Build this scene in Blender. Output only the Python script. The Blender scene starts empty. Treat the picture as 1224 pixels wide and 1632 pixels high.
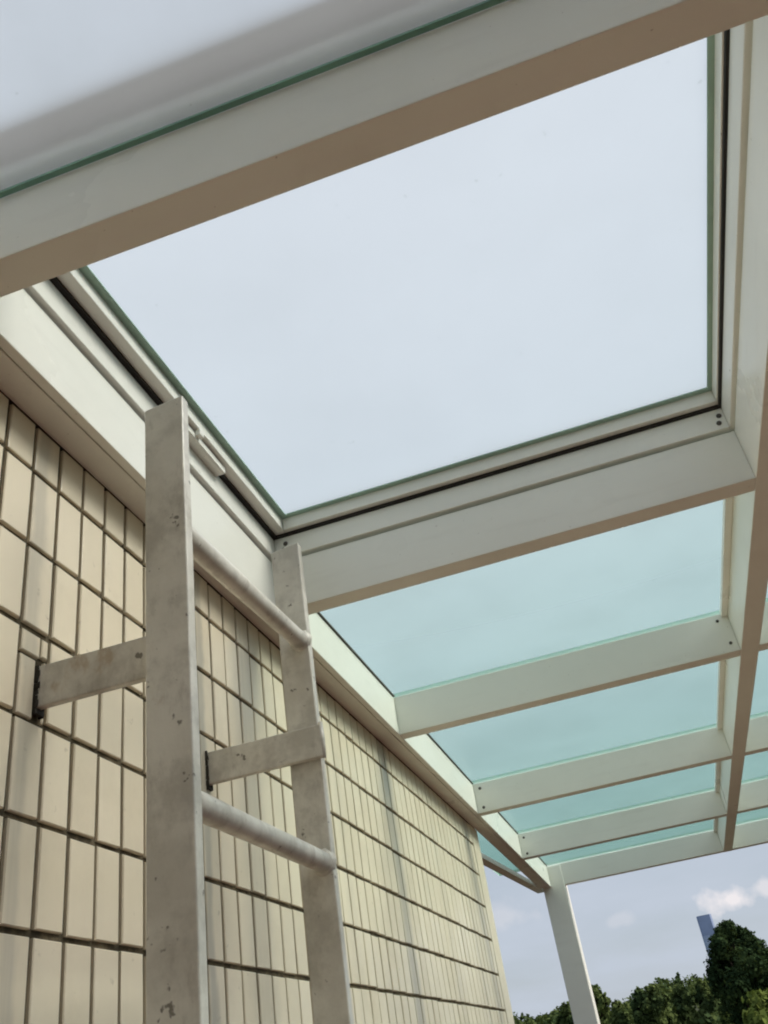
import bpy, math, random
import numpy as np
from mathutils import Matrix, Vector

rnd = random.Random(7)
scene = bpy.context.scene
COL = scene.collection

# ------------------------------------------------------------------ camera
U = 0.735            # metres per survey unit (eye to underside of the canopy)
EYE = 1.60           # eye height above the terrace
def P(x, y, z):      # survey units (eye at origin) -> metres
    return Vector((x * U, y * U, z * U + EYE))
RC = ((0.9444352091447937, 0.29495093826580954, -0.14507267056116502),
      (0.27888087050323274, -0.4854262275597449, 0.8286053570092785),
      (0.17397584830943874, -0.8230220662978809, -0.5407097951690701))   # world -> camera
FPX, FW, FH = 1435.43, 1224.0, 1632.0
cd = bpy.data.cameras.new('camera')
cam = bpy.data.objects.new('camera', cd)
COL.objects.link(cam)
cd.sensor_fit = 'VERTICAL'
cd.sensor_height = 36.0
cd.lens = FPX / FH * 36.0
cd.clip_start = 0.05
cd.clip_end = 20000
cam.matrix_world = Matrix.Translation((0, 0, EYE)) @ Matrix(RC).transposed().to_4x4()
scene.camera = cam

# ------------------------------------------------------------------ light
SUN_EL, SUN_AZ = math.radians(42), math.radians(86)    # azimuth from +Y towards +X
SUN_STRENGTH, SKY_STRENGTH, EXPOSURE = 5.0, 0.088, 0.17

world = bpy.data.worlds.new('World')
scene.world = world
world.use_nodes = True
wt = world.node_tree
wt.nodes.clear()
def wn(t, **kw):
    n = wt.nodes.new(t)
    for k, v in kw.items():
        setattr(n, k, v)
    return n
sky = wn('ShaderNodeTexSky', sky_type='NISHITA')
sky.sun_disc = False
sky.sun_elevation = SUN_EL
sky.sun_rotation = SUN_AZ
sky.air_density = 1.2
sky.dust_density = 2.0
tc = wn('ShaderNodeTexCoord')
sep = wn('ShaderNodeSeparateXYZ')
wt.links.new(tc.outputs['Generated'], sep.inputs[0])
def wmath(op, a, b=None, clamp=False):
    n = wn('ShaderNodeMath', operation=op)
    n.use_clamp = clamp
    for i, v in enumerate((a, b)):
        if v is None:
            continue
        if isinstance(v, (int, float)):
            n.inputs[i].default_value = v
        else:
            wt.links.new(v, n.inputs[i])
    return n.outputs[0]
zz = wmath('ADD', wmath('MAXIMUM', sep.outputs['Z'], 0.0), 0.16)
comb = wn('ShaderNodeCombineXYZ')
wt.links.new(wmath('DIVIDE', sep.outputs['X'], zz), comb.inputs[0])
wt.links.new(wmath('DIVIDE', sep.outputs['Y'], zz), comb.inputs[1])
n1 = wn('ShaderNodeTexNoise')
n1.inputs['Scale'].default_value = 1.1
n1.inputs['Detail'].default_value = 8
n1.inputs['Roughness'].default_value = 0.55
wt.links.new(comb.outputs[0], n1.inputs['Vector'])
ramp = wn('ShaderNodeValToRGB')
ramp.color_ramp.elements[0].position = 0.34
ramp.color_ramp.elements[0].color = (0.70, 0.70, 0.70, 1)
ramp.color_ramp.elements[1].position = 0.66
ramp.color_ramp.elements[1].color = (0.97, 0.97, 0.97, 1)
wt.links.new(n1.outputs['Fac'], ramp.inputs[0])
# small cumulus puffs low over the hills: direction (azimuth, elevation), half sizes in degrees
puff_noise = wn('ShaderNodeTexNoise')
puff_noise.inputs['Scale'].default_value = 40
puff_noise.inputs['Detail'].default_value = 6
wt.links.new(tc.outputs['Generated'], puff_noise.inputs['Vector'])
puffs = None
for az, el, wa, we, amt in ((3.45, 6.35, 1.55, 0.65, 1.0), (-2.8, 6.5, 0.8, 0.35, 0.18), (5.6, 6.6, 0.8, 0.5, 0.6),
                            (-9.5, 7.8, 2.6, 0.8, 0.25), (11.0, 8.0, 3.0, 1.0, 0.9), (-17.0, 9.0, 4.0, 1.3, 0.8),
                            (20.0, 7.0, 3.0, 0.9, 0.8)):
    a, e = math.radians(az), math.radians(el)
    dx = wmath('DIVIDE', wmath('SUBTRACT', sep.outputs['X'], math.sin(a) * math.cos(e)), math.radians(wa))
    dz = wmath('DIVIDE', wmath('SUBTRACT', sep.outputs['Z'], math.sin(e)), math.radians(we))
    r = wmath('SQRT', wmath('ADD', wmath('MULTIPLY', dx, dx), wmath('MULTIPLY', dz, dz)))
    r = wmath('ADD', r, wmath('MULTIPLY', wmath('SUBTRACT', puff_noise.outputs['Fac'], 0.5), 2.4))
    m = wmath('MULTIPLY', wmath('SUBTRACT', 1.15, r), 1.4, clamp=True)
    m = wmath('MULTIPLY', wmath('MULTIPLY', m, amt), wmath('GREATER_THAN', sep.outputs['Y'], 0.0))
    puffs = m if puffs is None else wmath('MAXIMUM', puffs, m)
mix1 = wn('ShaderNodeMix', data_type='RGBA')
mix1.inputs['B'].default_value = (5.55, 6.15, 7.15, 1)
wt.links.new(ramp.outputs[0], mix1.inputs['Factor'])
wt.links.new(sky.outputs[0], mix1.inputs['A'])
mix2 = wn('ShaderNodeMix', data_type='RGBA')
mix2.inputs['B'].default_value = (9.2, 8.7, 8.8, 1)
wt.links.new(wmath('MULTIPLY', puffs, 0.9), mix2.inputs['Factor'])
wt.links.new(mix1.outputs['Result'], mix2.inputs['A'])
bg = wn('ShaderNodeBackground')
bg.inputs['Strength'].default_value = SKY_STRENGTH
wt.links.new(mix2.outputs['Result'], bg.inputs['Color'])
wo = wn('ShaderNodeOutputWorld')
wt.links.new(bg.outputs[0], wo.inputs['Surface'])

sd = bpy.data.lights.new('sun', 'SUN')
sd.energy = SUN_STRENGTH
sd.angle = math.radians(26)
sd.color = (1.0, 0.885, 0.78)
sun = bpy.data.objects.new('sun', sd)
COL.objects.link(sun)
sdir = Vector((math.sin(SUN_AZ) * math.cos(SUN_EL), math.cos(SUN_AZ) * math.cos(SUN_EL), math.sin(SUN_EL)))
sun.rotation_euler = sdir.to_track_quat('Z', 'Y').to_euler()
sun.location = (6, 4, 12)

vs = scene.view_settings
vs.view_transform = 'Standard'
vs.look = 'None'
vs.exposure = EXPOSURE
vs.gamma = 1.0
vs.use_curve_mapping = False
scene.render.engine = 'CYCLES'
scene.cycles.max_bounces = 8
scene.cycles.diffuse_bounces = 4
scene.cycles.glossy_bounces = 3
scene.cycles.transmission_bounces = 5
scene.cycles.transparent_max_bounces = 12
scene.cycles.use_denoising = True
scene.cycles.filter_width = 2.0

# ------------------------------------------------------------------ materials
class NT:
    def __init__(self, name):
        self.m = bpy.data.materials.new(name)
        self.m.use_nodes = True
        self.t = self.m.node_tree
        self.t.nodes.clear()
        self.out = self.n('ShaderNodeOutputMaterial')
    def n(self, t, **kw):
        o = self.t.nodes.new(t)
        for k, v in kw.items():
            setattr(o, k, v)
        return o
    def l(self, a, b):
        self.t.links.new(a, b)
    def set(self, sock, v):
        if isinstance(v, (int, float)):
            sock.default_value = v
        elif isinstance(v, tuple):
            sock.default_value = v if len(v) == 4 or sock.type == 'VECTOR' else (*v, 1)
        else:
            self.l(v, sock)
    def math(self, op, a, b=0.0, c=None, clamp=False):
        o = self.n('ShaderNodeMath', operation=op)
        o.use_clamp = clamp
        self.set(o.inputs[0], a)
        self.set(o.inputs[1], b)
        if c is not None:
            self.set(o.inputs[2], c)
        return o.outputs[0]
    def mix(self, f, a, b, blend='MIX'):
        o = self.n('ShaderNodeMix', data_type='RGBA', blend_type=blend)
        self.set(o.inputs['Factor'], f)
        self.set(o.inputs['A'], a)
        self.set(o.inputs['B'], b)
        return o.outputs['Result']
    def pos(self):
        return self.n('ShaderNodeNewGeometry').outputs['Position']
    def map(self, vec, scale=(1, 1, 1), loc=(0, 0, 0)):
        o = self.n('ShaderNodeMapping')
        o.inputs['Scale'].default_value = scale
        o.inputs['Location'].default_value = loc
        self.l(vec, o.inputs['Vector'])
        return o.outputs[0]
    def noise(self, vec, scale, detail=4, rough=0.55):
        o = self.n('ShaderNodeTexNoise')
        o.inputs['Scale'].default_value = scale
        o.inputs['Detail'].default_value = detail
        o.inputs['Roughness'].default_value = rough
        self.l(vec, o.inputs['Vector'])
        return o.outputs['Fac']
    def ramp(self, f, lo, hi, a=0.0, b=1.0):
        o = self.n('ShaderNodeMapRange')
        o.interpolation_type = 'SMOOTHSTEP'
        self.set(o.inputs[0], f)
        for i, v in enumerate((lo, hi, a, b)):
            o.inputs[i + 1].default_value = v
        return o.outputs[0]
    def bump(self, h, strength, dist=0.001):
        o = self.n('ShaderNodeBump')
        o.inputs['Strength'].default_value = strength
        o.inputs['Distance'].default_value = dist
        self.l(h, o.inputs['Height'])
        return o.outputs[0]
    def principled(self, color, rough=0.5, spec=0.5, metallic=0.0, normal=None, coat=0.0):
        o = self.n('ShaderNodeBsdfPrincipled')
        self.set(o.inputs['Base Color'], color)
        self.set(o.inputs['Roughness'], rough)
        o.inputs['Specular IOR Level'].default_value = spec
        o.inputs['Metallic'].default_value = metallic
        o.inputs['Coat Weight'].default_value = coat
        o.inputs['Coat Roughness'].default_value = 0.12
        if normal is not None:
            self.l(normal, o.inputs['Normal'])
        self.l(o.outputs[0], self.out.inputs['Surface'])
        return o

def m_paint():
    t = NT('white_powder_coat')
    p = t.pos()
    n = t.noise(p, 3.0, 5)
    sm = t.noise(t.map(p, (2, 2, 14)), 3.0, 5, 0.6)
    c = t.mix(t.ramp(n, .35, .7), (0.845, 0.85, 0.78), (0.80, 0.805, 0.735))
    c = t.mix(t.math('MULTIPLY', t.ramp(sm, .5, .85), .14), c, (0.42, 0.39, 0.33))
    sp = t.noise(p, 160, 2)
    c = t.mix(t.math('MULTIPLY', t.ramp(sp, .73, .78), .45), c, (0.25, 0.22, 0.18))
    r = t.ramp(n, .3, .7, .26, .42)
    t.principled(c, r, 0.16, normal=t.bump(t.noise(p, 420, 2), .05, .0004))
    return t.m
def m_ladder():
    t = NT('grimy_painted_steel')
    p = t.pos()
    n = t.noise(p, 7, 6, .65)
    n2 = t.noise(t.map(p, (1, 1, .45), (3, 1, 2)), 30, 6, .72)
    n3 = t.noise(p, 62, 3)
    n4 = t.noise(t.map(p, (1, 1, 1), (7, 2, 5)), 16, 5, .68)
    c = t.mix(t.ramp(n, .34, .66), (0.76, 0.745, 0.675), (0.58, 0.56, 0.495))
    c = t.mix(t.math('MULTIPLY', t.ramp(n4, .44, .66), .55), c, (0.36, 0.345, 0.30))
    c = t.mix(t.math('MULTIPLY', t.ramp(n2, .53, .72), .55), c, (0.33, 0.305, 0.26))
    c = t.mix(t.math('MULTIPLY', t.ramp(n3, .665, .72), .85), c, (0.12, 0.105, 0.08))
    ru = t.noise(t.map(p, (1, 1, .6), (9, 4, 1)), 17, 5, .6)
    c = t.mix(t.math('MULTIPLY', t.ramp(ru, .66, .76), .6), c, (0.36, 0.24, 0.11))
    h = t.math('ADD', t.math('MULTIPLY', n2, .8), t.math('MULTIPLY', n3, .5))
    t.principled(c, t.ramp(n2, .4, .7, .28, .58), .6, normal=t.bump(h, .5, .0016))
    return t.m
def m_tile():
    t = NT('cream_glazed_tile')
    p = t.pos()
    s = t.n('ShaderNodeSeparateXYZ')
    t.l(p, s.inputs[0])
    cy = t.math('FLOOR', t.math('DIVIDE', t.math('SUBTRACT', s.outputs['Y'], TY0 * U), TPY * U))
    cz = t.math('FLOOR', t.math('DIVIDE', t.math('SUBTRACT', s.outputs['Z'], TZ0 * U + EYE), TPZ * U))
    cc = t.n('ShaderNodeCombineXYZ')
    t.l(cy, cc.inputs[0]); t.l(cz, cc.inputs[1])
    w = t.n('ShaderNodeTexWhiteNoise')
    w.noise_dimensions = '2D'
    t.l(cc.outputs[0], w.inputs['Vector'])
    c = t.mix(w.outputs['Value'], (0.78, 0.70, 0.54), (0.72, 0.64, 0.485))
    # rain streaks running down the wall (run-off from the canopy edge), each at its own place along the wall
    wob = t.noise(t.map(p, (1, 1, .6)), 9, 4)
    fine = t.noise(t.map(p, (1, 60, 2.0)), 1.0, 4, .6)
    yy = t.math('ADD', s.outputs['Y'], t.math('MULTIPLY', t.math('SUBTRACT', wob, .5), .05))
    st = None
    for y0, wd, amt in ((2.87, .062, .62), (4.13, .07, .40), (1.76, .075, .34), (1.003, .022, .40), (1.545, .02, .55),
                        (3.45, .05, .12), (2.35, .05, .10), (0.55, .08, .3), (3.9, .03, .18)):
        d = t.math('DIVIDE', t.math('ABSOLUTE', t.math('SUBTRACT', yy, y0 * U)), wd * U)
        k = t.math('MULTIPLY', t.ramp(d, 0.25, 1.15, 1.0, 0.0), amt)
        st = k if st is None else t.math('MAXIMUM', st, k)
    st = t.math('MULTIPLY', st, t.ramp(fine, .25, .6, .6, 1.0))
    c = t.mix(st, c, (0.27, 0.265, 0.235))
    g = t.noise(p, 5, 6, .65)
    c = t.mix(t.math('MULTIPLY', t.ramp(g, .5, .75), .22), c, (0.40, 0.34, 0.24))
    sp = t.noise(p, 60, 4, .6)
    c = t.mix(t.math('MULTIPLY', t.ramp(sp, .66, .76), .35), c, (0.30, 0.25, 0.17))
    hb = t.noise(p, 30, 3)
    t.principled(c, t.ramp(g, .3, .7, .28, .45), .5, normal=t.bump(hb, .12, .0015))
    return t.m
def m_grout():
    t = NT('dirty_grout')
    p = t.pos()
    n = t.noise(p, 40, 5, .65)
    c = t.mix(t.ramp(n, .35, .7), (0.050, 0.042, 0.027), (0.165, 0.135, 0.088))
    t.principled(c, .95, .2, normal=t.bump(t.noise(p, 400, 3), .5, .002))
    return t.m
def m_plain(name, col, rough=.8, var=.15, scale=6, spec=.3):
    t = NT(name)
    p = t.pos()
    n = t.noise(p, scale, 5, .6)
    c = t.mix(t.ramp(n, .3, .72), col, tuple(v * (1 - var * 1.8) for v in col))
    t.principled(c, rough, spec, normal=t.bump(t.noise(p, scale * 30, 3), .15, .002))
    return t.m
def m_floor():
    t = NT('terracotta_paving')
    p = t.pos()
    b = t.n('ShaderNodeTexBrick')
    b.offset = 0.0
    b.inputs['Scale'].default_value = 1.0
    b.inputs['Brick Width'].default_value = .30
    b.inputs['Row Height'].default_value = .30
    b.inputs['Mortar Size'].default_value = .006
    b.inputs['Color1'].default_value = (0.090, 0.020, 0.019, 1)
    b.inputs['Color2'].default_value = (0.076, 0.017, 0.016, 1)
    b.inputs['Mortar'].default_value = (0.08, 0.06, 0.05, 1)
    t.l(p, b.inputs['Vector'])
    c = t.mix(t.math('MULTIPLY', t.ramp(t.noise(p, 3, 5), .4, .7), .3), b.outputs['Color'], (0.09, 0.05, 0.03))
    t.principled(c, .9, .08)
    return t.m
def m_glass(tag, absorb, frost, clear, blur=.35, dust=.14):
    """pane glass: satin lower face, frosted scattering top face, ground edges (face attribute), body tint by absorption"""
    t = NT('frosted_glass_' + tag)
    va = t.n('ShaderNodeVolumeAbsorption')
    d = max(absorb)
    va.inputs['Density'].default_value = d
    va.inputs['Color'].default_value = (*[1 - a / d for a in absorb], 1)
    t.l(va.outputs[0], t.out.inputs['Volume'])
    at = t.n('ShaderNodeAttribute'); at.attribute_name = 'face_kind'
    kind = at.outputs['Fac']
    # lower face
    geo = t.n('ShaderNodeNewGeometry')
    ior = t.math('MULTIPLY_ADD', geo.outputs['Backfacing'], -.45, 1.25)
    fr = t.n('ShaderNodeFresnel'); t.l(ior, fr.inputs['IOR'])
    gl = t.n('ShaderNodeBsdfGlossy'); gl.inputs['Roughness'].default_value = .38
    tr = t.n('ShaderNodeBsdfTransparent')
    low = t.n('ShaderNodeMixShader')
    t.l(fr.outputs[0], low.inputs[0]); t.l(tr.outputs[0], low.inputs[1]); t.l(gl.outputs[0], low.inputs[2])
    # top face
    p = t.pos()
    n = t.noise(p, 4, 5, .6)
    spk = t.noise(p, 70, 3, .5)
    d = t.math('ADD', t.math('MULTIPLY', t.ramp(n, .35, .75), dust), t.math('MULTIPLY', t.ramp(spk, .71, .77), .22))
    col = t.mix(d, (*frost, 1), (0.45, 0.45, 0.42, 1))
    tl = t.n('ShaderNodeBsdfTranslucent'); t.set(tl.inputs['Color'], col)
    rf = t.n('ShaderNodeBsdfRefraction'); t.set(rf.inputs['Color'], col)
    rf.inputs['Roughness'].default_value = .80; rf.inputs['IOR'].default_value = 1.10
    tp = t.n('ShaderNodeBsdfTransparent'); t.set(tp.inputs['Color'], col)
    a = t.n('ShaderNodeMixShader'); a.inputs[0].default_value = blur
    t.l(tl.outputs[0], a.inputs[1]); t.l(rf.outputs[0], a.inputs[2])
    b = t.n('ShaderNodeMixShader'); b.inputs[0].default_value = clear
    t.l(a.outputs[0], b.inputs[1]); t.l(tp.outputs[0], b.inputs[2])
    m1 = t.n('ShaderNodeMixShader')
    t.l(t.math('GREATER_THAN', kind, .5), m1.inputs[0]); t.l(low.outputs[0], m1.inputs[1]); t.l(b.outputs[0], m1.inputs[2])
    e = t.n('ShaderNodeBsdfDiffuse'); e.inputs['Color'].default_value = (0.70, 0.82, 0.76, 1)
    m2 = t.n('ShaderNodeMixShader')
    t.l(t.math('GREATER_THAN', kind, 1.5), m2.inputs[0]); t.l(m1.outputs[0], m2.inputs[1]); t.l(e.outputs[0], m2.inputs[2])
    t.l(m2.outputs[0], t.out.inputs['Surface'])
    return t.m
def m_leaf(name, a, b, scale):
    t = NT(name)
    p = t.pos()
    c = t.mix(t.ramp(t.noise(p, scale, 4, .6), .36, .66), a, b)
    d = t.n('ShaderNodeBsdfDiffuse'); t.set(d.inputs['Color'], c)
    tl = t.n('ShaderNodeBsdfTranslucent'); t.set(tl.inputs['Color'], t.mix(.5, c, (0.10, 0.14, 0.02)))
    m = t.n('ShaderNodeMixShader'); m.inputs[0].default_value = .18
    t.l(d.outputs[0], m.inputs[1]); t.l(tl.outputs[0], m.inputs[2])
    t.l(m.outputs[0], t.out.inputs['Surface'])
    return t.m

# tile setting-out (survey units)
WX = -0.755                 # tile face
TY0, TPY = 0.981, 0.0682    # vertical joints
TZ0, TPZ = 0.909, 0.1348    # horizontal joints
JW, TD = 0.0092, 0.0042     # joint width, tile proud of grout
WEND = 4.43                 # far corner of the wall

M = dict(
    paint=m_paint(), ladder=m_ladder(), tile=m_tile(), grout=m_grout(), floor=m_floor(),
    render=m_plain('cream_render', (0.60, 0.54, 0.42), .85, .12),
    brown=m_plain('brown_stone_facing', (0.075, 0.028, 0.024), .9, .15, spec=.1),
    slab=m_plain('concrete', (0.36, 0.35, 0.33), .9, .15),
    dark=m_plain('black_gap_shade', (0.035, 0.033, 0.03), .8, .2),
    seal=m_plain('grey_silicone', (0.20, 0.20, 0.18), .6, .2),
    caulk=m_plain('black_caulk', (0.06, 0.055, 0.045), .7, .3, 60),
    green=m_plain('green_pane_strip', (0.19, 0.38, 0.29), .3, .1, 8, .4),
    refraction_green=m_plain('green_border_refraction', (0.38, 0.56, 0.47), .5, .1, 8, .3),
    shade_ring=m_plain('dark_shade_ring', (0.03, 0.034, 0.03), .7, .1, 8),
    screw=m_plain('dull_screw_steel', (0.10, 0.09, 0.08), .45, .2, 40),
    bark=m_plain('bark', (0.07, 0.055, 0.04), .9, .3),
    ground=m_plain('hill_earth', (0.045, 0.06, 0.025), .95, .3, .05),
    leaf_dark=m_leaf('leaf_dark', (0.022, 0.042, 0.020), (0.046, 0.074, 0.030), .5),
    leaf_wood=m_leaf('leaf_wood', (0.048, 0.078, 0.034), (0.11, 0.145, 0.05), .16),
    leaf_pale=m_leaf('leaf_pale', (0.085, 0.125, 0.030), (0.15, 0.19, 0.05), .6),
    tower=m_plain('hazy_blue_curtain_glass', (0.36, 0.46, 0.66), .6, .12, .02, .3),  # tower blues carry the distance haze, paled into the colour
    tower_dark=m_plain('hazy_blue_dark_louvre', (0.27, 0.35, 0.55), .6, .1, .02),
    tower_pale=m_plain('hazy_blue_spandrel', (0.44, 0.53, 0.70), .6, .1, .02),
)
G_FIX = m_glass('fixed', (13.8, 5.6, 7.0), (0.99, 0.99, 0.99), .60)
G_NEAR = m_glass('near', (9.0, 5.5, 5.0), (0.90, 0.91, 0.92), .05, .76)
G_HATCH = m_glass('hatch', (12.8, 5.8, 5.2), (0.91, 0.91, 0.93), .50, .35, .06)

# ------------------------------------------------------------------ mesh helpers
class MB:
    def __init__(self):
        self.v, self.f, self.mi = [], [], []
    def quadbox(self, c, slot=0, slots=None):
        b = len(self.v)
        self.v += [tuple(q) for q in c]
        for k, q in enumerate(((0, 3, 2, 1), (4, 5, 6, 7), (0, 1, 5, 4), (1, 2, 6, 5), (2, 3, 7, 6), (3, 0, 4, 7))):
            self.f.append(tuple(b + i for i in q))
            self.mi.append(slots[k] if slots else slot)
    def box(self, x0, x1, y0, y1, z0, z1, slot=0, slots=None):
        self.quadbox([(x0, y0, z0), (x1, y0, z0), (x1, y1, z0), (x0, y1, z0),
                      (x0, y0, z1), (x1, y0, z1), (x1, y1, z1), (x0, y1, z1)], slot, slots)
    def ubox(self, x0, x1, y0, y1, z0, z1, slot=0, slots=None):      # survey units, absolute
        a, b = P(x0, y0, z0), P(x1, y1, z1)
        self.box(a.x, b.x, a.y, b.y, a.z, b.z, slot, slots)
    def tube(self, pts, radii, seg=14, cap=True):
        n = len(pts)
        rings = []
        for i, p in enumerate(pts):
            p = Vector(p)
            d = (Vector(pts[min(i + 1, n - 1)]) - Vector(pts[max(i - 1, 0)])).normalized()
            s = d.cross(Vector((0, 0, 1)) if abs(d.z) < .9 else Vector((1, 0, 0))).normalized()
            u = s.cross(d)
            b = len(self.v)
            for k in range(seg):
                a = 2 * math.pi * k / seg
                self.v.append(tuple(p + (s * math.cos(a) + u * math.sin(a)) * radii[i]))
            rings.append(b)
        for i in range(n - 1):
            for k in range(seg):
                k2 = (k + 1) % seg
                self.f.append((rings[i] + k, rings[i + 1] + k, rings[i + 1] + k2, rings[i] + k2))
                self.mi.append(0)
        if cap:
            self.f.append(tuple(rings[0] + k for k in range(seg))); self.mi.append(0)
            self.f.append(tuple(rings[-1] + k for k in reversed(range(seg)))); self.mi.append(0)
    def build(self, name, mats, parent=None, smooth=False, bevel=0.0, origin=None):
        if not isinstance(mats, (list, tuple)):
            mats = [mats]
        o0 = Vector(origin) if origin is not None else Vector((0, 0, 0))
        me = bpy.data.meshes.new(name)
        me.from_pydata([tuple(Vector(q) - o0) for q in self.v], [], self.f)
        for m in mats:
            me.materials.append(m)
        me.polygons.foreach_set('material_index', self.mi)
        if smooth:
            me.polygons.foreach_set('use_smooth', [True] * len(me.polygons))
        o = bpy.data.objects.new(name, me)
        COL.objects.link(o)
        o.location = o0
        if parent is not None:
            o.parent = parent
            o.matrix_parent_inverse = Matrix.Identity(4)
            w = Vector((0, 0, 0))
            q = parent
            while q is not None:
                w += q.location
                q = q.parent
            o.location = o0 - w
        if bevel:
            md = o.modifiers.new('edge', 'BEVEL')
            md.width = bevel
            md.segments = 2
            md.limit_method = 'ANGLE'
            md.harden_normals = False
        return o
def empty(name, loc, label, cat, group=None):
    o = bpy.data.objects.new(name, None)
    o.empty_display_size = .2
    COL.objects.link(o)
    o.location = loc
    o['label'] = label
    o['category'] = cat
    if group:
        o['group'] = group
    return o
def structure(o):
    o['kind'] = 'structure'
    return o

# ------------------------------------------------------------------ ground, terrace
GZ = -12.0
def hill(x, y):
    r = math.hypot(x, y)
    az = math.degrees(math.atan2(x, y))
    s = min(1, max(0, (r - 95) / 330)); s = s * s * (3 - 2 * s)
    f = math.exp(-((az + 1) / 32) ** 2)
    back = min(1, max(0, (r - 520) / 700)); back = back * back * (3 - 2 * back)
    und = 2.2 * math.sin(az * .55 + 1.2) + 1.4 * math.sin(az * 1.3 + r * .01)
    return GZ + (26.3 * f + und * f) * s * (1 - .8 * back)
mb = MB()
rings = [0.5] + [6 * (1.12 ** k) for k in range(64)]
SEG = 144
for r in rings:
    for k in range(SEG):
        a = 2 * math.pi * k / SEG
        x, y = r * math.sin(a), r * math.cos(a)
        mb.v.append((x, y, hill(x, y)))
for i in range(len(rings) - 1):
    for k in range(SEG):
        k2 = (k + 1) % SEG
        mb.f.append((i * SEG + k, i * SEG + k2, (i + 1) * SEG + k2, (i + 1) * SEG + k)); mb.mi.append(0)
mb.f.append(tuple(range(SEG))); mb.mi.append(0)
mb.mi = mb.mi[:len(mb.f)]
structure(mb.build('ground', M['ground'], smooth=True))

FZ = -EYE / U                 # terrace level in survey units
mb = MB(); mb.ubox(WX - .012, 3.2, -3.6, 7.3, FZ - .30, FZ)
mb.ubox(-6.0, WX - .0125, WEND + .001, 7.3, FZ - .30, FZ)
structure(mb.build('terrace_floor', M['floor']))

# ------------------------------------------------------------------ building with tiled wall
bld = empty('building', P(-3.0, 2.0, FZ), 'cream tiled building wall with dark joints at left, ladder fixed to it', 'building')
mb = MB()
mb.ubox(-6.0, WX - TD - .002, -3.6, WEND - .03, FZ - .6, 1.10)
wall = mb.build('wall', M['grout'], bld)
wall['label'] = 'dark grout bed behind the cream tiles'
mb = MB(); mb.ubox(-6.0, 3.2, -3.6, 7.3, FZ - 14, FZ - .31)
lower = mb.build('lower_storeys', M['render'], bld)
mb = MB(); mb.ubox(WX - .3, 3.2, -3.6, -1.75, FZ + .002, 2.4)
mb.build('rear_shade_wall', M['brown'], bld)  # unseen wall added behind the camera to shade the rafters' near faces
mb = MB(); mb.ubox(3.0, 3.2, -1.74, 7.3, FZ + .002, FZ + 1.25); mb.ubox(-5.9, 2.999, 7.1, 7.3, FZ + .002, FZ + 1.25)
mb.build('parapet', M['brown'], bld)
mb = MB(); mb.ubox(-6.0, -.78, -3.6, WEND - .06, 1.101, 1.13)
roof = mb.build('roof', M['slab'], bld)
# rounded corner moulding at the far end of the wall
mb = MB()
N = 8
rc = .022
prof = [(WX - rc + rc * math.cos(a), WEND - rc + rc * math.sin(a)) for a in [math.pi / 2 * i / N for i in range(N + 1)]]
ys_ = TY0 + int(math.floor((WEND - .108 - TY0) / TPY)) * TPY + JW / 2
prof = [(WX - .030, ys_), (WX, ys_)] + prof + [(WX - .3, WEND), (WX - .3, WEND - .028), (WX - .030, WEND - .028)]
npf = len(prof)
for z in (FZ, 1.0):
    mb.v += [tuple(P(x, y, z)) for x, y in prof]
for i in range(npf):
    j = (i + 1) % npf
    mb.f.append((i, j, npf + j, npf + i)); mb.mi.append(0)
mb.build('corner_moulding', M['tile'], wall, smooth=False)

def project(x, y, z):
    c = [RC[i][0] * x + RC[i][1] * y + RC[i][2] * z for i in range(3)]
    if c[2] > -.05:
        return None
    return FW / 2 + FPX * c[0] / -c[2], FH / 2 - FPX * c[1] / -c[2]
def tile_mesh(mbx, cx, cy, cz, hw, hh, tilt=(0, 0), push=0.0):
    ch = .0016
    b = len(mbx.v)
    back = WX - TD - .004
    for (dy, dz, xx) in ((-1, -1, back), (1, -1, back), (1, 1, back), (-1, 1, back)):
        mbx.v.append(tuple(P(xx, cy + dy * hw, cz + dz * hh) - Vector(cx)))
    for (dy, dz) in ((-1, -1), (1, -1), (1, 1), (-1, 1)):
        mbx.v.append(tuple(P(WX - ch, cy + dy * hw, cz + dz * hh) - Vector(cx)))
    for (dy, dz) in ((-1, -1), (1, -1), (1, 1), (-1, 1)):
        mbx.v.append(tuple(P(WX + push + tilt[0] * dy + tilt[1] * dz, cy + dy * (hw - ch), cz + dz * (hh - ch)) - Vector(cx)))
    for k in range(4):
        j = (k + 1) % 4
        mbx.f += [(b + k, b + j, b + 4 + j, b + 4 + k), (b + 4 + k, b + 4 + j, b + 8 + j, b + 8 + k)]
    mbx.f.append((b + 8, b + 9, b + 10, b + 11))
    mbx.mi += [0] * 9
cells = []
k0 = int(math.floor((-3.5 - TY0) / TPY))
k1 = int(math.floor((WEND - .108 - TY0) / TPY))
nrow = int((TZ0 - FZ) / TPZ) + 1
for k in range(k0, k1):
    ya, yb = TY0 + k * TPY, TY0 + (k + 1) * TPY
    for r in range(-1, nrow):
        zb = TZ0 - r * TPZ
        za = zb - TPZ
        if r == -1:
            za, zb = TZ0, .9985 + JW / 2
        if za < FZ:
            continue
        ym, zm = (ya + yb) / 2, (za + zb) / 2
        q = [project(WX, yy, zz_) for yy in (ya, yb) for zz_ in (za, zb)]
        area = 0
        if all(q):
            xs = [min(max(a[0], 0), FW) for a in q]; ys = [min(max(a[1], 0), FH) for a in q]
            area = (max(xs) - min(xs)) * (max(ys) - min(ys))
        cells.append((area, k, r, ya, yb, za, zb))
cells.sort(key=lambda c: -c[0])
broken = (0, 2)               # the tile cut away round the near bracket
variants = {}
rest = MB()
count = 0
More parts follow.
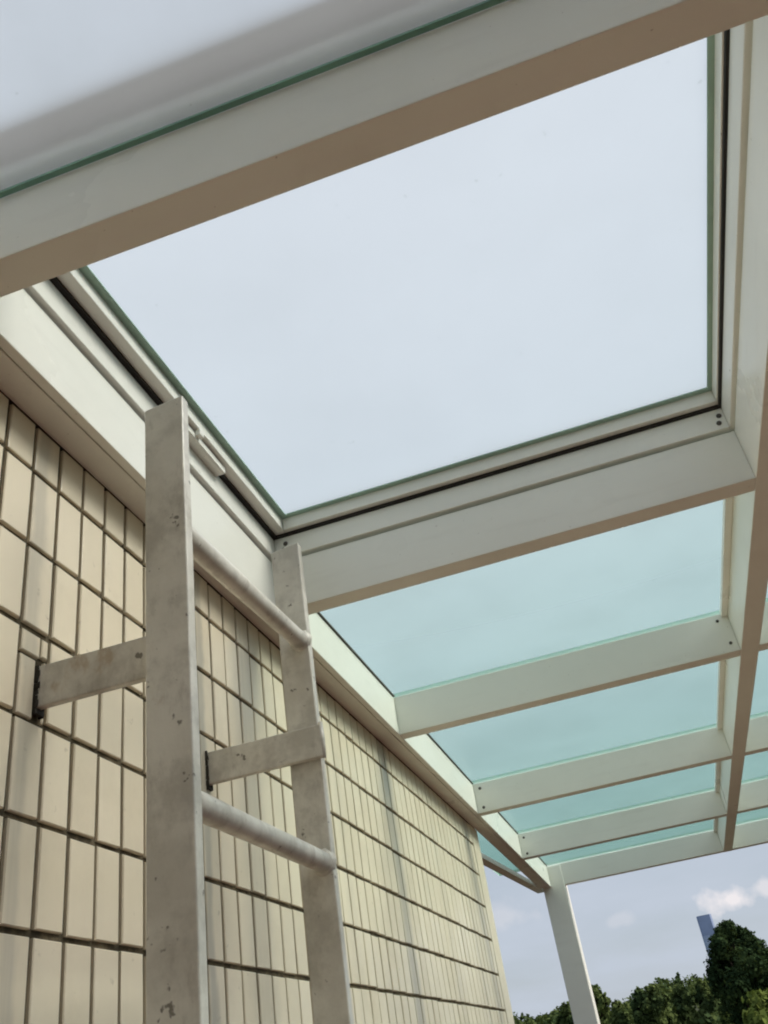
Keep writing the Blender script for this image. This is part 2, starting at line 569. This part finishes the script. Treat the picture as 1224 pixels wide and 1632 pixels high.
for area, k, r, ya, yb, za, zb in cells:
    cy, cz = (ya + yb) / 2, (za + zb) / 2
    hw, hh = (yb - ya - JW) / 2, (zb - za - JW) / 2
    if (k, r) == broken:
        for (a, b_, c_, d_) in ((ya + .004, 1.0265, .600, .6325), (ya + .004, 1.0185, .506, .594), (1.031, yb - .004, .604, .6325), (1.0395, yb - .004, .506, .598)):
            if b_ - a < .004:
                continue
            m2 = MB(); tile_mesh(m2, P(WX, (a + b_) / 2, (c_ + d_) / 2), (a + b_) / 2, (c_ + d_) / 2, (b_ - a) / 2, (d_ - c_) / 2)
            o = m2.build('tile', M['tile'], None)
            o.parent = wall
            o.location = P(WX, (a + b_) / 2, (c_ + d_) / 2)
        continue
    if area > 0 and count < 290:
        key = (r == -1, rnd.randrange(6))
        if key not in variants:
            m2 = MB()
            vr = random.Random(hash(key) & 255)
            tile_mesh(m2, P(WX, cy, cz), cy, cz, hw, hh, (vr.uniform(-.0004, .0004), vr.uniform(-.0005, .0005)), vr.uniform(-.0005, .0004))
            o = m2.build('tile', M['tile'], None)
            variants[key] = o.data
        else:
            o = bpy.data.objects.new('tile', variants[key])
            COL.objects.link(o)
        o.parent = wall
        o.location = P(WX, cy + rnd.uniform(-.0008, .0008), cz + rnd.uniform(-.0012, .0012))
        count += 1
    else:
        tile_mesh(rest, Vector((0, 0, 0)), cy + rnd.uniform(-.0008, .0008), cz + rnd.uniform(-.0012, .0012), hw, hh,
                  (rnd.uniform(-.0004, .0004), rnd.uniform(-.0005, .0005)), rnd.uniform(-.0005, .0004))
o = rest.build('remaining_tiles', M['tile'], wall)
o['kind'] = 'stuff'

# ------------------------------------------------------------------ canopy
ZB, ZT, ZG, GT = 1.0, 1.133, 1.137, .018
LX, GX0, GX1 = -.680, .443, .500
canopy = empty('glass_canopy', P(0, 0, FZ), 'white metal frame canopy with frosted glass panes over the terrace', 'canopy')
YR = [-.44 - 1.145, -.44, .700, 1.838, 2.875, 4.130, 5.320, 6.440]
YR[0] = -1.58
HW = .0285
OX0, OX1 = 1.62, 1.677

mb = MB()
mb.ubox(-.6975, LX, -1.60, 6.40, ZB, ZT)
ledger = mb.build('ledger_beam', M['paint'], canopy, bevel=.0012)
mb = MB(); mb.ubox(-.7555, -.7005, -1.60, 6.40, ZB + .0015, ZT - .002)
mb.build('back_channel', M['paint'], ledger, bevel=.0012)
for x0, x1 in ((GX0, GX1), (OX0, OX1)):
    mb = MB(); mb.ubox(x0, x1, -1.61, 6.47, ZB, ZT)
    mb.build('girder', M['paint'], canopy, bevel=.0012)
def screw(parent, c, n, r=.0065):
    m2 = MB()
    c = P(*c); n = Vector(n).normalized()
    m2.tube([c - n * .003, c + n * .0012, c + n * .0024], [r * U, r * U, r * U * .55], 10)
    return m2.build('screw', M['screw'], parent, smooth=False)
for i, y in enumerate(YR):
    for (x0, x1) in ((LX + .0006, GX0 - .0006), (GX1 + .0006, OX0 - .0006)):
        mb = MB()
        y0, y1 = y - HW, y + HW
        mb.ubox(x0, x1, y0, y1, ZB + .0006, ZT - .0008)
        ra = mb.build('rafter', M['paint'], canopy, bevel=.0012)
        if x0 < 0 and i in (5, 6):
            for zz_ in (1.022, 1.108):
                screw(ra, (LX + .03, y0, zz_), (0, -1, 0))
        if x0 < 0 and i == 4:
                for (xx, zz_) in ((GX0 - .022, 1.03), (GX0 - .036, 1.11)):
                    screw(ra, (xx, y0, zz_), (0, -1, 0), .005)
# battens carrying the glass along the girders
for (x0, x1) in ((GX0 - .020, GX0 - .0004), (GX1 + .0004, GX1 + .020)):
    for i in range(len(YR) - 1):
        if i == 2 and x0 < GX0:
            continue
        mb = MB(); mb.ubox(x0, x1, YR[i] + HW + .0006, YR[i + 1] - HW - .0006, 1.119, 1.1355)
        mb.build('glazing_bead', M['paint'], canopy, bevel=.0008)
# panes
def pane(x0, x1, y0, y1, z0, t, pair, parent):
    m2 = MB(); m2.ubox(x0, x1, y0, y1, z0, z0 + t)      # face order: bottom, top, four edges
    o = m2.build('glass_pane', pair, parent)
    at = o.data.attributes.new('face_kind', 'FLOAT', 'FACE')
    at.data.foreach_set('value', [0.0, 1.0, 2.0, 2.0, 2.0, 2.0])
    return o
for i in range(len(YR) - 1):
    ya, yb = YR[i] + .003, YR[i + 1] - .003
    for (x0, x1) in ((-.742, .4695), (.4735, OX1)):
        if i == 2 and x0 < 0:
            continue
        pn = pane(x0, x1, ya, yb, ZG, GT, G_NEAR if i < 2 else G_FIX, canopy)
        if x0 < 0:
            # grey silicone line where the pane meets the wall beam
            mb = MB(); mb.ubox(LX - .006, LX + .0055, YR[i] + HW + .001, YR[i + 1] - HW - .001, ZT + .0005, ZG - .0004)
            mb.build('silicone_joint', M['seal'], pn)
# green strip just below the near pane, along the first rafter
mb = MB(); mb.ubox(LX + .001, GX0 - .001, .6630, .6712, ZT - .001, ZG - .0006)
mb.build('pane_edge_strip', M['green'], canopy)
# glass running on past the far corner of the wall, and the pane's end
pane(-1.005, -.748, WEND + .03, 6.42, ZG, GT, G_FIX, canopy)
# far post and tie bar
mb = MB(); mb.ubox(-.735, -.590, 6.402, 6.545, FZ, 1.128)
mb.build('post', M['paint'], canopy, bevel=.004)
for yy in (-1.5, 6.38):
    mb = MB(); mb.ubox(OX0 - .04, OX1 + .04, yy, yy + .14, FZ, ZB - .0006)
    mb.build('post', M['paint'], canopy, bevel=.004)
mb = MB()
a0, a1 = (-.930, WEND - .002), (-.765, 6.52)
def diag(w0, w1, z0, z1):
    c = []
    for z in (z0, z1):
        c += [P(a0[0] + w0, a0[1], z), P(a0[0] + w1, a0[1], z), P(a1[0] + w1, a1[1], z), P(a1[0] + w0, a1[1], z)]
    return c
mb.quadbox(diag(-.026, .026, ZB - .004, ZB + .024))
mb.build('tie_bar', M['paint'], canopy, bevel=.0015)

# ------------------------------------------------------------------ roof hatch
hy0, hy1 = YR[2] + HW, YR[3] - HW           # opening between the two rafters
hatch = empty('roof_hatch', P(-.1, 1.27, 1.14), 'closed glazed roof hatch with white sash above the ladder', 'roof hatch')
def ring(name, xo0, xo1, yo0, yo1, xi0, xi1, yi0, yi1, z0, z1, mat, parent, bevel=.0012):
    g = .0004
    obs = []
    for (x0, x1, y0, y1) in ((xo0, xi0, yo0, yo1), (xi1, xo1, yo0, yo1), (xi0 + g, xi1 - g, yo0, yi0), (xi0 + g, xi1 - g, yi1, yo1)):
        m2 = MB(); m2.ubox(x0, x1, y0, y1, z0, z1)
        obs.append(m2.build(name, mat, parent, bevel=bevel))
    return obs
fr = ring('frame_member', LX - .030, GX0 + .030, hy0 - .030, hy1 + .030, LX + .010, GX0 - .008, hy0 + .008, hy1 - .008, 1.1405, 1.196, M['paint'], hatch)
ring('gap_shade_strip', LX - .018, GX0 + .018, hy0 - .018, hy1 + .018, LX + .0195, GX0 - .013, hy0 + .013, hy1 - .014, 1.1964, 1.2035, M['dark'], hatch, 0)  # black strip painting the shadow in the gap between frame and sash
sx0, sx1, sy0, sy1 = -.636, .427, .760, 1.781
ring('sash_member', LX - .045, GX0 + .045, hy0 - .045, hy1 + .045, sx0, sx1, sy0, sy1, 1.204, 1.236, M['paint'], hatch)
ring('border_refraction', sx0 - .004, sx1 + .004, sy0 - .004, sy1 + .004, sx0 + .015, sx1 - .010, sy0 + .013, sy1 - .013, 1.2364, 1.2390, M['refraction_green'], hatch, 0)  # green strip painting the frame's refraction through the pane's clear border
pane(LX - .03, GX0 + .03, hy0 - .03, hy1 + .03, 1.2394, .012, G_HATCH, hatch)
ring('band_shade_ring', LX - .056, GX0 + .056, hy0 - .056, hy1 + .056, LX - .0455, GX0 + .0455, hy0 - .0455, hy1 + .0455, 1.222, 1.300, M['shade_ring'], hatch, 0)  # dark ring added; its colour makes the shade band blurred through the near pane
for (xx, zz_) in ((.417, 1.157), (.423, 1.176)):
    screw(fr[3], (xx, hy1 - .008, zz_), (0, -1, 0), .006)
for (xx, zz_) in ((-.640, 1.176), (-.647, 1.160)):
    screw(fr[3], (xx, hy1 - .008, zz_), (0, -1, 0), .006)
mb = MB()
mb.ubox(LX + .0104, LX + .030, 1.27, 1.478, 1.184, 1.1945)
mb.ubox(LX + .0300, LX + .0335, 1.27, 1.478, 1.184, 1.2005)
mb.ubox(LX + .0335, LX + .0460, 1.335, 1.352, 1.190, 1.2035)
mb.build('latch', M['paint'], hatch, bevel=.001)

# ------------------------------------------------------------------ ladder
lad = empty('steel_ladder', P(-.55, 1.29, FZ), 'grimy off-white steel ladder fixed upright to the tiled wall under the hatch', 'ladder')
NS = (-.5705, -.5040, 1.000, 1.0205, .978)    # x0 x1 y0 y1 top
FS = (-.5905, -.5280, 1.563, 1.5835, 1.012)
for (x0, x1, y0, y1, zt) in (NS, FS):
    mb = MB()
    nseg = 30
    # a flat bar with slightly wavy edges from many coats of paint
    for i in range(nseg + 1):
        z = FZ + (zt - FZ) * i / nseg
        j = lambda s=.0006: rnd.uniform(-s, s)
        dz = .004 if i == nseg else 0
        for (xx, yy, ez) in ((x0, y0, -dz), (x1, y0, dz), (x1, y1, dz), (x0, y1, -dz)):
            mb.v.append(tuple(P(xx + j(), yy + j(.0004), z + ez)))
    for i in range(nseg):
        for k in range(4):
            a, b_ = i * 4 + k, i * 4 + (k + 1) % 4
            mb.f.append((a, b_, b_ + 4, a + 4)); mb.mi.append(0)
    mb.f += [(3, 2, 1, 0), tuple(nseg * 4 + k for k in range(4))]; mb.mi += [0, 0]
    mb.build('stile', M['ladder'], lad, bevel=.0018)
for q in range(6):
    z = .436 * q
    tilt = (.040, .013, .006, -.008, .01, 0)[q]          # hand-welded, not quite level
    a = P(-.530, 1.0195, (.747, .346)[q] if q < 2 else .775 - z)
    b_ = P(-.545, 1.5640, (.747, .346)[q] + tilt if q < 2 else .775 - z + tilt)
    mb = MB()
    pts = [a.lerp(b_, t_) for t_ in [i / 12 for i in range(13)]]
    mb.tube(pts, [.0130 * (1 + rnd.uniform(-.02, .02)) for _ in pts], 18)
    rg = mb.build('rung', M['ladder'], lad, smooth=True)
    for c, s_ in ((a, 1), (b_, -1)):
        mb = MB()
        d = (b_ - a).normalized() * s_
        mb.tube([c - d * .001, c + d * .003, c + d * .007], [.0172, .0155, .0132], 14)
        for i in range(len(mb.v)):
            mb.v[i] = tuple(Vector(mb.v[i]) + Vector((rnd.uniform(-.0016, .0016), rnd.uniform(-.001, .001), rnd.uniform(-.0016, .0016))))
        mb.build('weld', M['ladder'], rg, smooth=True)
def bracket(y0, y1, z0, z1, xend):
    mb = MB(); mb.ubox(WX - .004, xend, y0, y1, z0, z1)
    br = mb.build('bracket', M['ladder'], lad, bevel=.0018)
    mb = MB(); g = .0018
    nn = 8
    for i in range(nn):
        zz0 = z0 - .010 + (z1 - z0 + .012) * i / nn; zz1 = z0 - .010 + (z1 - z0 + .012) * (i + 1) / nn - .0003
        mb.ubox(WX - .005, WX + rnd.uniform(.002, .005), y0 - g * rnd.uniform(.5, 1.5), y0 - .0002, zz0, zz1)
    mb.ubox(WX - .005, WX + .0045, y1 + .0002, y1 + g, z0 - .010, z1 + .004)
    mb.ubox(WX - .005, WX + .003, y0 - g * .6, y1 + g, z0 - .009, z0 - .0002)
    for i in range(len(mb.v)):
        mb.v[i] = tuple(Vector(mb.v[i]) + Vector((rnd.uniform(0, .002), rnd.uniform(-.0005, .0005), rnd.uniform(-.0015, .0015))))
    mb.build('caulk_collar', M['caulk'], br)
    return br
for zb_ in (.523, -.90, -1.9):
    bracket(1.0215, 1.036, zb_, zb_ + .063, -.512)
    br = bracket(1.549, 1.5625, zb_ + .018, zb_ + .080, -.519)
    mb = MB()
    e0 = P(-.519, 1.556, 0)
    mb.tube([P(-.520, 1.5545, zb_ + .016), P(-.5195, 1.5545, zb_ + .05), P(-.520, 1.5545, zb_ + .084)], [.0035, .0042, .0035], 8)
    mb.build('weld', M['ladder'], br, smooth=True)

# ------------------------------------------------------------------ trees
def leaf_cloud(blobs, per, size, seed):
    """blobs: (cx,cy,cz,rx,ry,rz); many small leaf clumps over each blob's shell and volume"""
    g = np.random.default_rng(seed)
    V = []
    for (cx, cy, cz, rx, ry, rz) in blobs:
        K = max(6, per // 26)                       # leaf tufts on and inside the blob, with gaps between them
        td = g.normal(size=(K, 3)); td /= np.linalg.norm(td, axis=1)[:, None]
        tc0 = td * (.45 + .62 * g.random(K) ** .6)[:, None]
        pick = g.integers(0, K, per)
        q = tc0[pick] + g.normal(0, 1, (per, 3)) * (.10 + .14 * g.random(K))[pick][:, None]
        c = q * np.array([rx, ry, rz]) + np.array([cx, cy, cz])
        d = q / (np.linalg.norm(q, axis=1)[:, None] + 1e-6)
        n = d + g.normal(0, .55, (per, 3)); n /= np.linalg.norm(n, axis=1)[:, None]
        t = np.cross(n, g.normal(size=(per, 3))); t /= np.linalg.norm(t, axis=1)[:, None] + 1e-9
        b = np.cross(n, t)
        s = size * (.55 + .9 * g.random(per))[:, None]
        e = s * (.5 + .4 * g.random(per))[:, None]
        V.append(np.stack([c - t * s, c - b * e * .9 + n * s * .15, c + t * s, c + b * e], axis=1).reshape(-1, 3))
    V = np.concatenate(V)
    return V
def quads(name, V, mat, parent=None, origin=None):
    me = bpy.data.meshes.new(name)
    n = len(V) // 4
    o0 = np.array(origin if origin is not None else (0, 0, 0))
    me.vertices.add(len(V)); me.vertices.foreach_set('co', (V - o0).astype(np.float32).ravel())
    me.loops.add(len(V)); me.loops.foreach_set('vertex_index', np.arange(len(V), dtype=np.int32))
    me.polygons.add(n); me.polygons.foreach_set('loop_start', np.arange(0, len(V), 4, dtype=np.int32))
    me.polygons.foreach_set('loop_total', np.full(n, 4, dtype=np.int32))
    me.update(calc_edges=True)
    me.materials.append(mat)
    o = bpy.data.objects.new(name, me)
    COL.objects.link(o)
    if parent is not None:
        o.parent = parent
    return o
def dirpt(az, el, r):
    a, e = math.radians(az), math.radians(el)
    return Vector((r * math.sin(a), r * math.cos(a), EYE + r * math.tan(e)))
def tree(name, label, base, blobs, per, leaf, mat, seed, trunk_r, group=None):
    root = empty(name, base, label, 'tree', group)
    base = Vector(base)
    V = leaf_cloud(blobs, per, leaf, seed)
    quads('crown', V, mat, root, base)
    mb = MB()
    top = max(blobs, key=lambda b: b[2])
    rr = random.Random(seed)
    tp = Vector((top[0], top[1], top[2]))
    pts = [base - Vector((0, 0, .5))] + [base.lerp(tp, t_) + Vector((rr.uniform(-.3, .3), rr.uniform(-.3, .3), 0)) for t_ in (.25, .5, .75, 1.0)]
    mb.tube(pts, [trunk_r * 1.25, trunk_r, trunk_r * .8, trunk_r * .5, trunk_r * .15], 8)
    for b in blobs:
        c = Vector(b[:3])
        h = min(.85, max(.25, (c.z - base.z) / (tp.z - base.z) - .18))
        s = base.lerp(tp, h)
        mb.tube([s, s.lerp(c, .55) + Vector((0, 0, .3)), c], [trunk_r * .35, trunk_r * .22, trunk_r * .07], 6)
    mb.build('trunk', M['bark'], root, smooth=True)
    return root
# tall dark tree at the right edge
def blobset(spec, r):
    out = []
    for az, el, ra, re, dr in spec:
        c = dirpt(az, el, r + dr)
        out.append((c.x, c.y, c.z, math.radians(ra) * r, math.radians(ra) * r, math.radians(re) * r))
    return out
R1 = 120
sp = [(2.55, 4.75, .42, .50, 0), (3.0, 4.35, .55, .55, 2), (2.1, 4.15, .5, .6, -1), (3.55, 4.05, .50, .60, 1), (1.75, 3.2, .52, .7, 0),
      (2.5, 3.4, .75, .8, 2), (3.3, 3.2, .75, .8, -2), (4.05, 3.3, .55, .7, 0), (4.5, 2.6, .7, .8, 1), (1.6, 2.3, .55, .7, 1),
      (2.4, 2.2, .8, .8, -2), (3.4, 2.1, .8, .7, 0), (4.6, 1.7, .8, .8, 2), (1.9, 1.3, .6, .7, 0), (2.7, 1.0, .7, .7, 1), (3.7, 1.0, .8, .7, -1),
      (2.9, 5.0, .30, .35, 0), (3.75, 4.45, .28, .35, 1), (1.35, 2.9, .3, .4, 0), (2.1, .3, .6, .6, 0), (2.75, 3.9, .7, .7, 1), (3.7, 3.5, .6, .7, 0), (2.0, 3.6, .5, .6, 1), (4.2, 2.2, .7, .8, -1), (2.9, 2.7, .9, .9, 0), (3.2, 4.65, .38, .45, 1), (3.95, 3.85, .40, .5, 0), (4.45, 3.2, .4, .5, 0), (2.3, 4.5, .35, .5, 1)]
b = dirpt(2.7, 0, R1); b.z = hill(b.x, b.y)
tree('tall_tree', 'tall dark green tree with broad crown in front of the blue tower', b, blobset(sp, R1), 1100, .19, M['leaf_dark'], 5, .45)
# lighter tree in front of it
R2 = 72
sp = [(3.3, 1.1, .8, .7, 0), (4.2, 1.4, .9, .75, 1), (2.7, .5, .7, .6, -1), (3.6, .2, 1.0, .8, 0), (4.9, .7, 1.0, .9, 0), (5.6, 1.2, .8, .7, 1), (4.4, -.6, 1.2, 1.0, 0), (2.9, -.6, .9, .8, 0)]
b = dirpt(3.9, 0, R2); b.z = hill(b.x, b.y)
tree('pale_tree', 'yellow-green leafy tree top at the bottom right corner', b, blobset(sp, R2), 520, .24, M['leaf_pale'], 9, .28)
# trees standing up out of the ridge line
ridge = [(-6.75, 2.35, .55, 'rounded dark tree left of the white post on the ridge', 150),
         (-5.15, 2.95, .62, 'tallest ridge tree showing just right of the white post', 150),
         (-4.05, 2.35, .48, 'small round ridge tree second right of the white post', 170),
         (-2.75, 2.72, .50, 'dark ridge tree about midway between post and tall tree, lower one', 210),
         (-2.0, 2.85, .55, 'dark round ridge tree midway between post and tall tree, higher one', 210),
         (-.55, 2.75, .50, 'broad ridge tree left of the tower, below the sky gap', 240),
         (.55, 2.65, .50, 'dark ridge tree just left of the tall tree', 240)]
for i, (az, el, rr_, lab, r) in enumerate(ridge):
    el -= .38 if i > 1 else .08
    g = random.Random(40 + i)
    sp = [(az, el + .25, rr_ * .62, rr_ * .7, 0), (az - rr_ * .55, el - .15, rr_ * .6, rr_ * .62, 1), (az + rr_ * .55, el - .2, rr_ * .65, rr_ * .6, -1),
          (az + g.uniform(-.2, .2), el - .6, rr_ * .9, rr_ * .75, 0), (az + g.uniform(-.4, .4), el - 1.2, rr_ * .95, rr_ * .8, 0)]
    b = dirpt(az, 0, r); b.z = hill(b.x, b.y)
    tree('ridge_tree', lab, b, blobset(sp, r), 700, .0017 * r, M['leaf_wood'], 60 + i, .30, 'trees standing out of the ridge line')
# the wood covering the hillside
g = np.random.default_rng(3)
blobs = []
for _ in range(2600):
    az = g.uniform(-38, 34)
    r = math.sqrt(g.uniform(105 ** 2, 440 ** 2))
    x, y = r * math.sin(math.radians(az)), r * math.cos(math.radians(az))
    z = hill(x, y)
    s = g.uniform(.7, 1.35)
    h = g.uniform(5.5, 9.0) * (1 if r < 380 else .9)
    blobs.append((x, y, z + h - 3.2 * s, 3.6 * s, 3.6 * s, 3.4 * s))
V = leaf_cloud(blobs, 130, .62, 17)
wood = quads('woodland', V, M['leaf_wood'])
wood['kind'] = 'stuff'
wood['label'] = 'dense green woodland covering the hillside below the sky'
wood['category'] = 'woodland'

# ------------------------------------------------------------------ far tower
TR = 2500.0
tc_ = dirpt(1.80, 0, TR)
top = EYE + TR * math.tan(math.radians(5.86))
tower = empty('tower', (tc_.x, tc_.y, GZ), 'slim haze-pale blue glass skyscraper rising behind the tall tree', 'tower')
hw = TR * math.radians(.40)
def octo(mbx, w, z0, z1, c=.22):
    pr = []
    for sx, sy in ((1, 1), (-1, 1), (-1, -1), (1, -1)):
        a, b_ = (sx * w, sy * w * (1 - c)), (sx * w * (1 - c), sy * w)
        pr += [a, b_] if sx * sy > 0 else [b_, a]
    b0 = len(mbx.v)
    for z in (z0, z1):
        mbx.v += [(tc_.x + x, tc_.y + y, z) for x, y in pr]
    for i in range(8):
        j = (i + 1) % 8
        mbx.f.append((b0 + i, b0 + j, b0 + 8 + j, b0 + 8 + i)); mbx.mi.append(0)
    mbx.f += [tuple(b0 + 7 - i for i in range(8)), tuple(b0 + 8 + i for i in range(8))]; mbx.mi += [0, 0]
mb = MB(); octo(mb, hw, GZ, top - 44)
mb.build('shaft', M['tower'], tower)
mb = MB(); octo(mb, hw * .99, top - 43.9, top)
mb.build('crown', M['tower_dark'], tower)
z = top - 50
i = 0
while z > GZ + 10:
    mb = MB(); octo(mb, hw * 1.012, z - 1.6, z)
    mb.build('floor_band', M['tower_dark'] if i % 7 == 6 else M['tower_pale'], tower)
    z -= 8.5
    i += 1
